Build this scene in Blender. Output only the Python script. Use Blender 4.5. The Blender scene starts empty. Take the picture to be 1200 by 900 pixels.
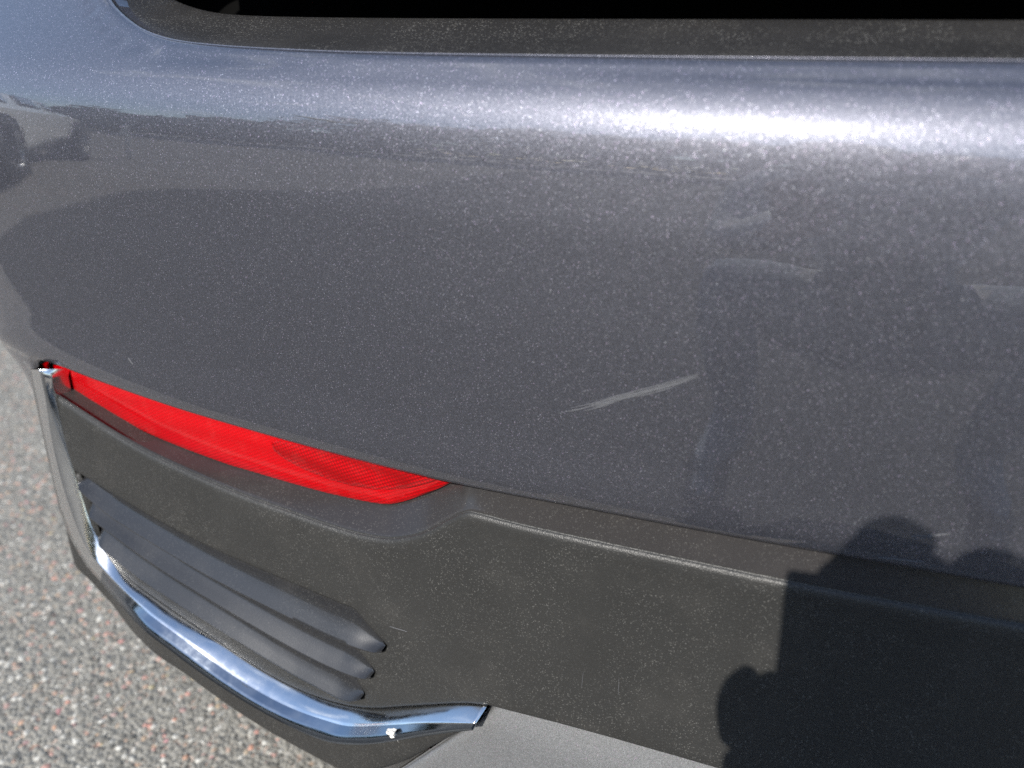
import bpy, bmesh, math, random
import numpy as np
from mathutils import Vector, Matrix
from mathutils.geometry import delaunay_2d_cdt
R = math.radians
random.seed(7); rng = np.random.default_rng(7)
sc = bpy.context.scene
col = sc.collection

# ------------------------------------------------------------------ camera
CAMX, CAMY, CAMZ, PITCH, YAW = -.18, -.38, .84, 26.3, 19.0
cd = bpy.data.cameras.new('camera'); cam = bpy.data.objects.new('camera', cd); col.objects.link(cam)
cam.location = (CAMX, CAMY, CAMZ); cam.rotation_euler = (R(90 - PITCH), 0, R(YAW))
cd.sensor_width = 36; cd.lens = 36 * 873 / 1200; cd.clip_start = .005; cd.clip_end = 3000
cd.dof.use_dof = True; cd.dof.focus_distance = .53; cd.dof.aperture_fstop = 4.4
sc.camera = cam

# ------------------------------------------------------------------ sky and sun
SUN_EL, SUN_AZ = 38.7, 8.1            # the sun stands behind the car, a little to its left
w = bpy.data.worlds.new('World'); sc.world = w; w.use_nodes = True
nt = w.node_tree; N = nt.nodes; K = nt.links
bg = N['Background']; bg.inputs[1].default_value = .148
sky = N.new('ShaderNodeTexSky'); sky.sky_type = 'NISHITA'; sky.sun_disc = False
sky.sun_elevation = R(SUN_EL); sky.sun_rotation = R(180 + SUN_AZ); sky.air_density = 1.0; sky.dust_density = .35; sky.ozone_density = 1.4
tc = N.new('ShaderNodeTexCoord'); mp = N.new('ShaderNodeMapping'); mp.inputs['Scale'].default_value = (1.6, 2.2, 5.0)
K.new(tc.outputs['Generated'], mp.inputs[0])
nz = N.new('ShaderNodeTexNoise'); nz.inputs['Scale'].default_value = 1.7; nz.inputs['Detail'].default_value = 7; nz.inputs['Roughness'].default_value = .58
K.new(mp.outputs[0], nz.inputs['Vector'])
cr = N.new('ShaderNodeValToRGB'); cr.color_ramp.elements[0].position = .56; cr.color_ramp.elements[1].position = .82
K.new(nz.outputs['Fac'], cr.inputs[0])
mx = N.new('ShaderNodeMix'); mx.data_type = 'RGBA'; mx.inputs[7].default_value = (8.5, 8.8, 9.2, 1)
ms = N.new('ShaderNodeMath'); ms.operation = 'MULTIPLY'; ms.inputs[1].default_value = .8
K.new(cr.outputs[0], ms.inputs[0]); K.new(ms.outputs[0], mx.inputs[0]); K.new(sky.outputs[0], mx.inputs[6]); K.new(mx.outputs[2], bg.inputs[0])
sd = bpy.data.lights.new('sun', 'SUN'); sun = bpy.data.objects.new('sun', sd); col.objects.link(sun)
sd.energy = 4.7; sd.angle = R(.53); sd.color = (1.0, .955, .88)
LDIR = Vector((math.sin(R(SUN_AZ)) * math.cos(R(SUN_EL)), math.cos(R(SUN_AZ)) * math.cos(R(SUN_EL)), -math.sin(R(SUN_EL))))
sun.rotation_euler = LDIR.to_track_quat('-Z', 'Y').to_euler(); sun.location = (-1, -8, 7)
sc.view_settings.view_transform = 'Standard'; sc.view_settings.look = 'None'
sc.view_settings.exposure = 0.58; sc.view_settings.gamma = 1.0; sc.view_settings.use_curve_mapping = False
sc.render.engine = 'CYCLES'
sc.cycles.use_denoising = False; sc.cycles.max_bounces = 8; sc.cycles.sample_clamp_indirect = 6; sc.cycles.caustics_reflective = False; sc.cycles.caustics_refractive = False

# ------------------------------------------------------------------ materials
def principled(name):
    m = bpy.data.materials.new(name); m.use_nodes = True
    return m, m.node_tree.nodes, m.node_tree.links, m.node_tree.nodes['Principled BSDF']
def vor(n, k, scale, feature='F1', vec=None):
    v = n.new('ShaderNodeTexVoronoi'); v.inputs['Scale'].default_value = scale; v.feature = feature
    if vec is not None: k.new(vec, v.inputs['Vector'])
    return v
def noise(n, k, scale, detail=3, rough=.5, vec=None):
    v = n.new('ShaderNodeTexNoise'); v.inputs['Scale'].default_value = scale; v.inputs['Detail'].default_value = detail; v.inputs['Roughness'].default_value = rough
    if vec is not None: k.new(vec, v.inputs['Vector'])
    return v
def ramp(n, k, src, stops):
    r = n.new('ShaderNodeValToRGB'); e = r.color_ramp.elements
    while len(e) < len(stops): e.new(.5)
    for q_, (p_, c_) in zip(e, stops):
        q_.position = p_; q_.color = (*c_, 1) if len(c_) == 3 else c_
    k.new(src, r.inputs[0]); return r
def math_(n, k, op, a, b=None):
    m_ = n.new('ShaderNodeMath'); m_.operation = op
    for i_, v in enumerate((a, b)):
        if v is None: continue
        if isinstance(v, (int, float)): m_.inputs[i_].default_value = v
        else: k.new(v, m_.inputs[i_])
    return m_.outputs[0]
def mixc(n, k, fac, a, b):
    m_ = n.new('ShaderNodeMix'); m_.data_type = 'RGBA'
    for s_, v in ((0, fac), (6, a), (7, b)):
        if isinstance(v, (int, float)): m_.inputs[s_].default_value = v
        elif isinstance(v, tuple): m_.inputs[s_].default_value = (*v, 1)
        else: k.new(v, m_.inputs[s_])
    return m_.outputs[2]
def bump(n, k, h, strength, dist, normal=None):
    b = n.new('ShaderNodeBump'); b.inputs['Strength'].default_value = strength; b.inputs['Distance'].default_value = dist
    k.new(h, b.inputs['Height'])
    if normal is not None: k.new(normal, b.inputs['Normal'])
    return b.outputs[0]
def plain(name, c, rough=.5, metal=0, spec=.5, coat=0):
    m, n, k, p = principled(name)
    p.inputs['Base Color'].default_value = (*c, 1); p.inputs['Roughness'].default_value = rough; p.inputs['Metallic'].default_value = metal
    p.inputs['Specular IOR Level'].default_value = spec; p.inputs['Coat Weight'].default_value = coat
    nn = noise(n, k, 30, 4); k.new(n.new('ShaderNodeTexCoord').outputs['Object'], nn.inputs['Vector'])
    mr = math_(n, k, 'MULTIPLY_ADD', nn.outputs['Fac'], .12); mr.node.inputs[2].default_value = rough - .06
    k.new(mr, p.inputs['Roughness'])
    return m
def flake_paint(name, base, glint, rough, spread, scale, coat=1.0, frac=.94, rough2=.72, wide=.5, dusty=.5):
    m, n, k, p = principled(name)
    o = n.new('ShaderNodeTexCoord').outputs['Object']
    geo = n.new('ShaderNodeNewGeometry')
    v = vor(n, k, scale, vec=o)
    v2 = vor(n, k, scale * .8, vec=o)
    s1 = n.new('ShaderNodeVectorMath'); s1.operation = 'SUBTRACT'; k.new(v.outputs['Color'], s1.inputs[0]); s1.inputs[1].default_value = (.5, .5, .5)
    s2 = n.new('ShaderNodeVectorMath'); s2.operation = 'SCALE'; k.new(s1.outputs[0], s2.inputs[0]); s2.inputs['Scale'].default_value = spread
    s3 = n.new('ShaderNodeVectorMath'); s3.operation = 'ADD'; k.new(geo.outputs['Normal'], s3.inputs[0]); k.new(s2.outputs[0], s3.inputs[1])
    s4 = n.new('ShaderNodeVectorMath'); s4.operation = 'NORMALIZE'; k.new(s3.outputs[0], s4.inputs[0])
    sep = n.new('ShaderNodeSeparateColor'); k.new(v2.outputs['Color'], sep.inputs[0])
    hot = math_(n, k, 'MULTIPLY', math_(n, k, 'GREATER_THAN', sep.outputs[0], frac), sep.outputs[2])
    sep1 = n.new('ShaderNodeSeparateColor'); k.new(v.outputs['Color'], sep1.inputs[0])
    var = ramp(n, k, sep1.outputs[1], [(0, tuple(x * .70 for x in base)), (.8, tuple(x * 1.12 for x in base)), (1, tuple(min(1, x * 1.5) for x in base))])
    gl = mixc(n, k, .15, glint, v2.outputs['Color'])
    c = mixc(n, k, hot, var.outputs[0], gl)
    dn = noise(n, k, 900, 2, vec=o); dn2 = noise(n, k, 14, 4, vec=o)
    dust = math_(n, k, 'MULTIPLY', ramp(n, k, dn.outputs['Fac'], [(.68, (0, 0, 0)), (.76, (1, 1, 1))]).outputs[0], ramp(n, k, dn2.outputs['Fac'], [(.45, (.01,) * 3), (.7, (dusty,) * 3)]).outputs[0])
    c = mixc(n, k, dust, c, (.34, .33, .31))
    met = math_(n, k, 'SUBTRACT', .95, math_(n, k, 'MULTIPLY', dust, .9))
    cr_ = ramp(n, k, noise(n, k, 9, 5, vec=o).outputs['Fac'], [(.3, (.004,) * 3), (.75, (.02,) * 3)])
    peel = bump(n, k, noise(n, k, 230, 1, vec=o).outputs['Fac'], .010, .001)
    p2 = n.new('ShaderNodeBsdfPrincipled')
    for q_, rg in ((p, rough), (p2, rough2)):
        k.new(s4.outputs[0], q_.inputs['Normal']); k.new(c, q_.inputs['Base Color']); k.new(met, q_.inputs['Metallic']); q_.inputs['Roughness'].default_value = rg
        q_.inputs['Coat Weight'].default_value = coat; q_.inputs['Coat IOR'].default_value = 1.72
        k.new(cr_.outputs[0], q_.inputs['Coat Roughness']); k.new(peel, q_.inputs['Coat Normal'])
    mxs = n.new('ShaderNodeMixShader'); mxs.inputs[0].default_value = wide; k.new(p.outputs[0], mxs.inputs[1]); k.new(p2.outputs[0], mxs.inputs[2])
    k.new(mxs.outputs[0], n['Material Output'].inputs['Surface'])
    return m
PAINT = flake_paint('grey metallic paint', (.132, .134, .158), (.52, .55, .62), .21, .19, 2800, wide=.942, rough2=.53, frac=.960, dusty=.05)
SILVER = flake_paint('silver skid paint', (.28, .285, .29), (.36, .36, .37), .45, .05, 2800, coat=.1, wide=.4, dusty=.05)
def plastic(name, base, rough, speck=.5, grain=1100, gb=.25):
    m, n, k, p = principled(name); o = n.new('ShaderNodeTexCoord').outputs['Object']
    big = noise(n, k, 11, 5, .6, vec=o); fine = noise(n, k, 1100, 1, vec=o)
    c0 = ramp(n, k, big.outputs['Fac'], [(.3, tuple(x * .9 for x in base)), (.7, tuple(x * 1.1 for x in base))])
    v = vor(n, k, 1500, vec=o); sep = n.new('ShaderNodeSeparateColor'); k.new(v.outputs['Color'], sep.inputs[0])
    reg = ramp(n, k, noise(n, k, 26, 4, .6, vec=o).outputs['Fac'], [(.36, (.2,) * 3), (.62, (1,) * 3)])
    sp = math_(n, k, 'MULTIPLY', math_(n, k, 'GREATER_THAN', sep.outputs[0], .90), math_(n, k, 'MULTIPLY', reg.outputs[0], math_(n, k, 'MULTIPLY', sep.outputs[1], speck)))
    c = mixc(n, k, sp, c0.outputs[0], (.42, .41, .38))
    dn = ramp(n, k, noise(n, k, 20, 6, .65, vec=o).outputs['Fac'], [(.5, (0, 0, 0)), (.85, (.07,) * 3)])
    c = mixc(n, k, dn.outputs[0], c, (.2, .185, .165))
    k.new(c, p.inputs['Base Color']); p.inputs['Roughness'].default_value = rough; p.inputs['Specular IOR Level'].default_value = .36
    g = vor(n, k, grain, vec=o)
    k.new(bump(n, k, g.outputs['Distance'], gb, .0007), p.inputs['Normal'])
    return m
PLAS = plastic('charcoal bumper plastic', (.0265, .0262, .0250), .42, .20)
LOUV = plastic('louvre plastic', (.0165, .0168, .0185), .27, .10, gb=.04); LOUV.node_tree.nodes['Principled BSDF'].inputs['Specular IOR Level'].default_value = .62
LEDGE = plastic('smooth bumper plastic', (.030, .028, .028), .20, .12, gb=.03)
SILL = plastic('dusty sill plastic', (.022, .0215, .022), .40, .35)
BLACK = plain('satin black trim', (.004, .004, .0045), .35, spec=.25)
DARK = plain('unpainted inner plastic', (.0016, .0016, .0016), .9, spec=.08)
RUBBER = plain('tyre rubber', (.018, .018, .019), .75, spec=.3)
ALLOY = plain('alloy rim', (.55, .56, .58), .3, 1)
GLASS = plain('dark car glass', (.012, .014, .016), .04, spec=.6, coat=.6)
WHITE = plain('white car paint', (.80, .80, .78), .25, coat=.8)
LAMP = plain('clear headlamp', (.75, .77, .8), .1, coat=1)
TAIL = plain('red tail lamp', (.45, .008, .01), .1, coat=1)
def chrome():
    m, n, k, p = principled('chrome'); o = n.new('ShaderNodeTexCoord').outputs['Object']
    p.inputs['Metallic'].default_value = 1; p.inputs['Base Color'].default_value = (.72, .73, .74, 1)
    d_ = ramp(n, k, noise(n, k, 60, 6, .7, vec=o).outputs['Fac'], [(.35, (.10,) * 3), (.7, (.24,) * 3)]); k.new(d_.outputs[0], p.inputs['Roughness'])
    sp = ramp(n, k, noise(n, k, 330, 3, .6, vec=o).outputs['Fac'], [(.68, (0, 0, 0)), (.76, (.5,) * 3)])
    c = mixc(n, k, sp.outputs[0], (.82, .82, .81), (.50, .49, .46)); k.new(c, p.inputs['Base Color'])
    k.new(bump(n, k, noise(n, k, 35, 2, vec=o).outputs['Fac'], .06, .004), p.inputs['Normal'])
    return m
CHROME = chrome()
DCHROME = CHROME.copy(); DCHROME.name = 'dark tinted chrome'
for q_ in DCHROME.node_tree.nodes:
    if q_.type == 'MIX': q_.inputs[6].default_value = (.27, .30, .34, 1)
def redlens(name, a, b, rib):
    m, n, k, p = principled(name); o = n.new('ShaderNodeTexCoord').outputs['Object']
    mpn = n.new('ShaderNodeMapping'); mpn.inputs['Rotation'].default_value = (0, R(28), R(8)); k.new(o, mpn.inputs[0])
    ck = vor(n, k, 360, vec=mpn.outputs[0]); ck.inputs['Randomness'].default_value = .0
    b0 = ramp(n, k, ck.outputs['Distance'], [(.2, a), (.58, b)])
    dn = ramp(n, k, noise(n, k, 45, 6, .7, vec=o).outputs['Fac'], [(.5, (0, 0, 0)), (.9, (.07,) * 3)])
    c = mixc(n, k, dn.outputs[0], b0.outputs[0], (.6, .25, .22)); k.new(c, p.inputs['Base Color'])
    p.inputs['Roughness'].default_value = .32; p.inputs['Coat Weight'].default_value = 1; p.inputs['Coat Roughness'].default_value = .08; p.inputs['Coat IOR'].default_value = 1.45; p.inputs['Subsurface Weight'].default_value = 0
    p.inputs['Specular IOR Level'].default_value = .3; p.inputs['Specular Tint'].default_value = (1, .05, .05, 1)
    k.new(bump(n, k, ck.outputs['Distance'], rib, .0016), p.inputs['Normal'])
    return m
RED = redlens('red reflector', (.50, .0, .003), (.40, .0, .002), .45)
PRISM = redlens('red prism field', (.48, .0, .003), (.24, .0, .001), .7)
SCUFF = plain('paint scuff', (.098, .10, .108), .62)
SPLAT = plain('bird lime', (.72, .70, .66), .8)

# ------------------------------------------------------------------ object helpers
def tag(o, label=None, cat=None, group=None, kind=None):
    for a, b in (('label', label), ('category', cat), ('group', group), ('kind', kind)):
        if b: o[a] = b
    return o
def link(name, me, mat, parent=None):
    o = bpy.data.objects.new(name, me); col.objects.link(o)
    if mat is not None and not len(me.materials): me.materials.append(mat)
    if parent is not None: o.parent = parent; o.matrix_parent_inverse = Matrix.Translation(-Vector(absloc(parent)))
    return o
def absloc(p):
    v = Vector((0, 0, 0))
    while p is not None:
        v += p.location
        if p.parent is not None: v += p.matrix_parent_inverse.translation
        p = p.parent
    return v
def mesh(name, verts, faces, mat, parent=None, smooth=True, normals=None):
    me = bpy.data.meshes.new(name)
    me.from_pydata([tuple(map(float, v)) for v in verts], [], [tuple(map(int, f)) for f in faces]); me.update()
    if smooth: me.polygons.foreach_set('use_smooth', [True] * len(me.polygons))
    if normals is not None: me.normals_split_custom_set_from_vertices([tuple(map(float, x)) for x in normals])
    return link(name, me, mat, parent)
def empty(name, loc):
    e = bpy.data.objects.new(name, None); col.objects.link(e); e.location = loc; e.empty_display_size = .1; return e
def mirrored(o, name=None):
    me = o.data.copy(); me.transform(Matrix.Scale(-1, 4, (1, 0, 0))); me.flip_normals()
    c = bpy.data.objects.new(name or o.name.split('.')[0], me); col.objects.link(c); c.parent = o.parent; c.matrix_parent_inverse = o.matrix_parent_inverse.copy()
    return c

# ------------------------------------------------------------------ the bumper's own surface: u runs along the car's tail from its centre line to its left, z is height, d stands out of it
def plan_table(u1=.77, k=.22, rad=.16, rmp=.14, n=2400, umax=1.9):
    us = np.linspace(0, umax, n); du = us[1] - us[0]
    s = np.clip((us - u1) / rmp, 0, 1); s = s * s * (3 - 2 * s); kap = k + (1 / rad - k) * s
    th = np.concatenate([[0], np.cumsum((kap[1:] + kap[:-1]) / 2 * du)]); th = np.minimum(th, R(86))
    x = -np.concatenate([[0], np.cumsum((np.cos(th[1:]) + np.cos(th[:-1])) / 2 * du)])
    y = np.concatenate([[0], np.cumsum((np.sin(th[1:]) + np.sin(th[:-1])) / 2 * du)])
    return us, th, x, y
US, TH, PX, PY = plan_table()
PROF = np.array([[-.1, -.01], [.05, .012], [.15, .024], [.25, .028], [.35, .024], [.45, .012], [.52, .005], [.60, .004], [.68, .0055], [.74, .006], [.772, .0045], [.788, .0022], [.798, -.0015], [.806, -.007], [.814, -.0145], [.823, -.024], [.85, -.054], [.90, -.105], [1.0, -.17], [1.3, -.28]])
ZT = np.arange(-.1, 1.3, .001); _k = np.exp(-.5 * (np.arange(-24, 25) / 5.5) ** 2); _k /= _k.sum()
QT = np.convolve(np.pad(np.interp(ZT, PROF[:, 0], PROF[:, 1]), 24, mode='edge'), _k, mode='valid')
def surf(u, z, d=0):
    u = np.asarray(u, float); z = np.asarray(z, float); a = np.abs(u)
    t = np.interp(a, US, TH); D = np.interp(z, ZT, QT) + d
    x = np.interp(a, US, PX) - np.sin(t) * D; y = np.interp(a, US, PY) - np.cos(t) * D
    return np.stack([np.where(u < 0, -x, x), y, z + 0 * u], -1)
def chaikin(P, it=2):
    P = np.asarray(P, float)
    for _ in range(it):
        Q = .75 * P[:-1] + .25 * P[1:]; S_ = .25 * P[:-1] + .75 * P[1:]
        P = np.concatenate([P[:1], np.stack([Q, S_], 1).reshape(-1, P.shape[1]), P[-1:]])
    return P
def resample(P, n):
    P = np.asarray(P, float); s = np.concatenate([[0], np.cumsum(np.linalg.norm(np.diff(P[:, :2], axis=0), axis=1))])
    t = np.linspace(0, s[-1], n); return np.stack([np.interp(t, s, P[:, i]) for i in range(P.shape[1])], -1)
def densify(P, step):
    L_ = np.linalg.norm(np.diff(np.asarray(P)[:, :2], axis=0), axis=1).sum(); return resample(P, max(2, int(L_ / step) + 1))
def inside(pts, poly):
    x, y = pts[:, 0], pts[:, 1]; r = np.zeros(len(pts), bool); a = poly; b = np.roll(poly, -1, 0)
    for (x0, y0), (x1, y1) in zip(a, b):
        if y0 == y1: continue
        c = ((y0 > y) != (y1 > y)) & (x < (x1 - x0) * (y - y0) / (y1 - y0) + x0); r ^= c
    return r
def dist_to(pts, loops):
    best = np.full(len(pts), 9.)
    for lp in loops:
        a = lp; b = np.roll(lp, -1, 0)
        for i in range(0, len(pts), 3000):
            p = pts[i:i + 3000, None, :]; ab = (b - a)[None]; t = np.clip(((p - a[None]) * ab).sum(-1) / np.maximum((ab * ab).sum(-1), 1e-12), 0, 1)
            best[i:i + 3000] = np.minimum(best[i:i + 3000], np.linalg.norm(p - (a[None] + t[..., None] * ab), axis=-1).min(1))
    return best
def full(P): P = np.asarray(P, float); return np.vstack([P, P[::-1] * (-1, 1)])
def patch(name, outer, mat, parent, holes=(), h=.008, step=.004, r=.003, wall=.012, dfun=None, mirror=False, analytic=False, keep=None):
    """a trimmed piece of the bumper surface with rounded rims and walls that return into the bumper"""
    def loop(P):
        P = np.asarray(P, float); P = np.vstack([P, P[:1]]); Q = []
        for a, b in zip(P[:-1], P[1:]):
            m_ = max(1, int(np.linalg.norm(b - a) / step)); Q += [a + (b - a) * i / m_ for i in range(m_)]
        Q = np.array(Q); ar = (Q[:, 0] * np.roll(Q[:, 1], -1) - np.roll(Q[:, 0], -1) * Q[:, 1]).sum()
        return Q if ar > 0 else Q[::-1]
    loops = [loop(outer)] + [loop(x)[::-1] for x in holes]
    def ok(p):
        m_ = inside(p, loops[0])
        for x in loops[1:]: m_ &= ~inside(p, x)
        return m_
    pts = []
    for lp in loops:
        tg = np.roll(lp, -1, 0) - np.roll(lp, 1, 0); tg /= np.maximum(np.linalg.norm(tg, axis=1)[:, None], 1e-9); nn = np.stack([-tg[:, 1], tg[:, 0]], -1)
        for f in (.12, .35, 1.0): pts.append((f * r, lp + nn * f * r))
    lo, hi = loops[0].min(0), loops[0].max(0)
    g = np.stack(np.meshgrid(np.arange(lo[0] + h * .5, hi[0], h), np.arange(lo[1] + h * .5, hi[1], h)), -1).reshape(-1, 2)
    g = g[ok(g)]; g = g[dist_to(g, loops) > r + h * .35]
    rings = [p[ok(p)] for _, p in pts]; rings = [p[dist_to(p, loops) > f * .85] if len(p) else p for (f, _), p in zip(pts, rings)]
    nb = sum(map(len, loops)); V = np.vstack(loops + rings + [g])
    ed = []; s0 = 0
    for lp in loops: ed += [(s0 + i, s0 + (i + 1) % len(lp)) for i in range(len(lp))]; s0 += len(lp)
    vo, eo, fo, ov, oe, of = delaunay_2d_cdt([Vector(v) for v in V], ed, [], 0, 1e-7)
    V2 = np.array([tuple(v) for v in vo]); F = np.array([f for f in fo if len(f) == 3]); F = F[ok(V2[F].mean(1))]
    di = dist_to(V2, loops)
    def D(p, dd):
        d = np.zeros(len(p)) if dfun is None else dfun(p[:, 0], p[:, 1])
        e = np.clip(r - dd, 0, r); return d - (r - np.sqrt(np.maximum(r * r - e * e, 0)))
    P3 = surf(V2[:, 0], V2[:, 1], D(V2, di))
    a, b, c = P3[F[:, 0]], P3[F[:, 1]], P3[F[:, 2]]; nrm = np.cross(b - a, c - a); out = surf(V2[F[:, 0], 0], V2[F[:, 0], 1], .1) - a
    fl = (nrm * out).sum(1) < 0; F[fl] = F[fl][:, ::-1]
    verts = [P3]; faces = [tuple(f) for f in F]; n0 = len(P3)
    # map the boundary loops to output vertices
    key = {}
    for i_, src in enumerate(ov):
        for s_ in src: key[s_] = i_
    s0 = 0
    for lp in loops:
        ids = [key.get(s0 + i) for i in range(len(lp))]; s0 += len(lp)
        if wall <= 0: continue
        dl = D(lp, np.zeros(len(lp))); prev = ids
        for f in (.25, 1.0):
            verts.append(surf(lp[:, 0], lp[:, 1], dl - wall * f)); cur = list(range(n0, n0 + len(lp))); n0 += len(lp)
            for i in range(len(lp)):
                j = (i + 1) % len(lp)
                if prev[i] is None or prev[j] is None or prev[i] == prev[j]: continue
                faces.append((prev[j], prev[i], cur[i], cur[j]))
            prev = cur
    P = np.vstack(verts); nor = None
    if analytic:
        e_ = 4e-4; Z = np.zeros(len(V2)); f0 = (lambda p: Z) if dfun is None else (lambda p: dfun(p[:, 0], p[:, 1]))
        gu = [V2 + (e_, 0), V2 - (e_, 0)]; gz = [V2 + (0, e_), V2 - (0, e_)]
        tu = surf(gu[0][:, 0], gu[0][:, 1], f0(gu[0])) - surf(gu[1][:, 0], gu[1][:, 1], f0(gu[1])); tz = surf(gz[0][:, 0], gz[0][:, 1], f0(gz[0])) - surf(gz[1][:, 0], gz[1][:, 1], f0(gz[1]))
        nn = np.cross(tz, tu); nn /= np.linalg.norm(nn, axis=1)[:, None]
        o_ = surf(V2[:, 0], V2[:, 1], .1) - surf(V2[:, 0], V2[:, 1], 0); nn *= np.sign((nn * o_).sum(1))[:, None]
        nn[di < r * 1.02] = 0; nor = np.zeros((len(P), 3)); nor[:len(V2)] = nn
    if mirror:
        M_ = P * (-1, 1, 1); n1 = len(P); P = np.vstack([P, M_]); faces = faces + [tuple(n1 + i for i in f[::-1]) for f in faces]
        if nor is not None: nor = np.vstack([nor, nor * (-1, 1, 1)])
    return mesh(name, P, faces, mat, parent, normals=nor)
def strip(name, rows, mat, parent, mirror=False, cap=False):
    """rows: equally long lines of 3D points, skinned one to the next"""
    rows = [np.asarray(x, float) for x in rows]; n = len(rows[0]); P = np.vstack(rows); F = []
    for i in range(len(rows) - 1):
        for j in range(n - 1): F.append((i * n + j, i * n + j + 1, (i + 1) * n + j + 1, (i + 1) * n + j))
    if cap is True: F.append(tuple(i * n for i in range(len(rows))))
    if cap: F.append(tuple(i * n + n - 1 for i in range(len(rows)))[::-1])
    if mirror:
        m_ = len(P); P = np.vstack([P, P * (-1, 1, 1)]); F = F + [tuple(m_ + i for i in f[::-1]) for f in F]
    o = mesh(name, P, F, mat, parent)
    bm = bmesh.new(); bm.from_mesh(o.data); bmesh.ops.recalc_face_normals(bm, faces=bm.faces); bm.to_mesh(o.data); bm.free()
    return o

# outlines on that surface (u, z)
LIP = [(0, .8231), (.0851, .8229), (.1871, .8223), (.3243, .8213), (.4228, .821), (.501, .8221), (.5534, .8238), (.5875, .8264), (.6182, .8318), (.6469, .8403), (.6731, .8504), (.7017, .8681), (.7375, .8935), (.765, .93), (.785, 1.0)]
PLOW = [(0, .5659), (.0235, .5655), (.1215, .5621), (.2011, .5581), (.2658, .5554), (.3475, .5503), (.412, .5488), (.5038, .5485), (.6207, .5488), (.7267, .5527), (.7718, .5556), (.8063, .5543), (.8212, .5397), (.8220, .5015), (.8240, .4745)]
EDGE = [(0, .5450), (.0173, .5445), (.1306, .5388), (.1987, .5369), (.2647, .5341), (.3128, .5324), (.3415, .5330), (.3494, .5317), (.365, .5194), (.3825, .5044), (.4005, .4947), (.4177, .4888), (.4541, .4854), (.5119, .4871), (.5567, .4879), (.5942, .4906), (.6761, .4985), (.7336, .5117), (.7873, .5242)]
RBOT = [(.3666, .5392), (.3850, .5250), (.4114, .5086), (.4292, .5007), (.4834, .4962), (.5732, .4950), (.5861, .4943), (.6688, .4970), (.761, .507), (.792, .514)]
CIN = [(.7794, .5461), (.7844, .5346), (.7833, .4672), (.7655, .3931), (.752, .3709), (.7247, .3495), (.6745, .337), (.6073, .3216), (.5581, .3087), (.5098, .3035), (.4632, .3088), (.4321, .3187), (.3908, .3418), (.3467, .3636), (.3267, .3694)]
CRID = [(.783, .5538), (.7952, .4668), (.7784, .3905), (.7598, .3638), (.7076, .3419), (.6405, .3268), (.5813, .3073), (.518, .2965), (.4553, .3053), (.4448, .3085), (.3842, .3415), (.3300, .3635)]
COUT = [(.8068, .5471), (.8152, .538), (.8131, .4601), (.8072, .3806), (.7753, .3402), (.7436, .3240), (.70, .3270), (.6572, .3212), (.6037, .3038), (.5382, .2917), (.4764, .2887), (.4469, .296), (.390, .327), (.332, .357)]
BOUT = [(.96, .33), (.85, .325), (.8005, .315), (.7712, .2951), (.7327, .2769), (.69, .284), (.6442, .2824), (.5932, .2669), (.5436, .2574), (.4934, .2525), (.4557, .25)]
PBOT = [(.326, .3697), (.2531, .3776), (.1633, .3823), (.0729, .3842), (0, .3840)]
GATE = [(0, .8374), (.0732, .8375), (.3585, .8378), (.4919, .8382), (.5718, .8392), (.6127, .8409), (.6446, .8451), (.6752, .8513), (.703, .8642), (.725, .885), (.74, .915), (.748, .96)]
L1T = [(.775, .447), (.7163, .4378), (.6565, .4286), (.5955, .4227), (.5123, .4187), (.46, .4160), (.4444, .4150)]
L1D = [(.4423, .4125), (.4312, .4031), (.4162, .3925)]
L1B = [(.7751, .4377), (.7304, .4204), (.6797, .4116), (.6309, .4039), (.586, .3974), (.5103, .3902), (.4641, .3847), (.4227, .3862), (.4163, .3919)]
L2D = [(.4433, .3775), (.4344, .369), (.4272, .3625)]
L2B = [(.7645, .4095), (.7084, .3955), (.6591, .3841), (.5996, .3745), (.5124, .3599), (.4653, .3548), (.4331, .3558), (.4272, .3625)]
L3D = [(.4476, .3480), (.4431, .3415), (.4385, .3341)]
L3B = [(.7560, .3809), (.7008, .3644), (.6511, .3554), (.5845, .3443), (.5158, .3301), (.4829, .3263), (.4523, .3229), (.4385, .3341)]

# ------------------------------------------------------------------ ground
def asphalt():
    m, n, k, p = principled('asphalt'); o = n.new('ShaderNodeTexCoord').outputs['Object']
    v = vor(n, k, 105, vec=o); sep = n.new('ShaderNodeSeparateColor'); k.new(v.outputs['Color'], sep.inputs[0])
    c = ramp(n, k, sep.outputs[0], [(0, (.15, .147, .138)), (.45, (.20, .197, .182)), (.80, (.26, .25, .225)), (.9, (.36, .24, .18)), (1, (.46, .44, .4))])
    big = ramp(n, k, noise(n, k, .9, 6, .6, vec=o).outputs['Fac'], [(.3, (.85,) * 3), (.7, (1.12,) * 3)])
    mm = n.new('ShaderNodeMix'); mm.data_type = 'RGBA'; mm.blend_type = 'MULTIPLY'; mm.inputs[0].default_value = 1; k.new(c.outputs[0], mm.inputs[6]); k.new(big.outputs[0], mm.inputs[7])
    k.new(mm.outputs[2], p.inputs['Base Color']); p.inputs['Roughness'].default_value = .85
    k.new(bump(n, k, v.outputs['Distance'], .8, .006), p.inputs['Normal'])
    return m
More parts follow.
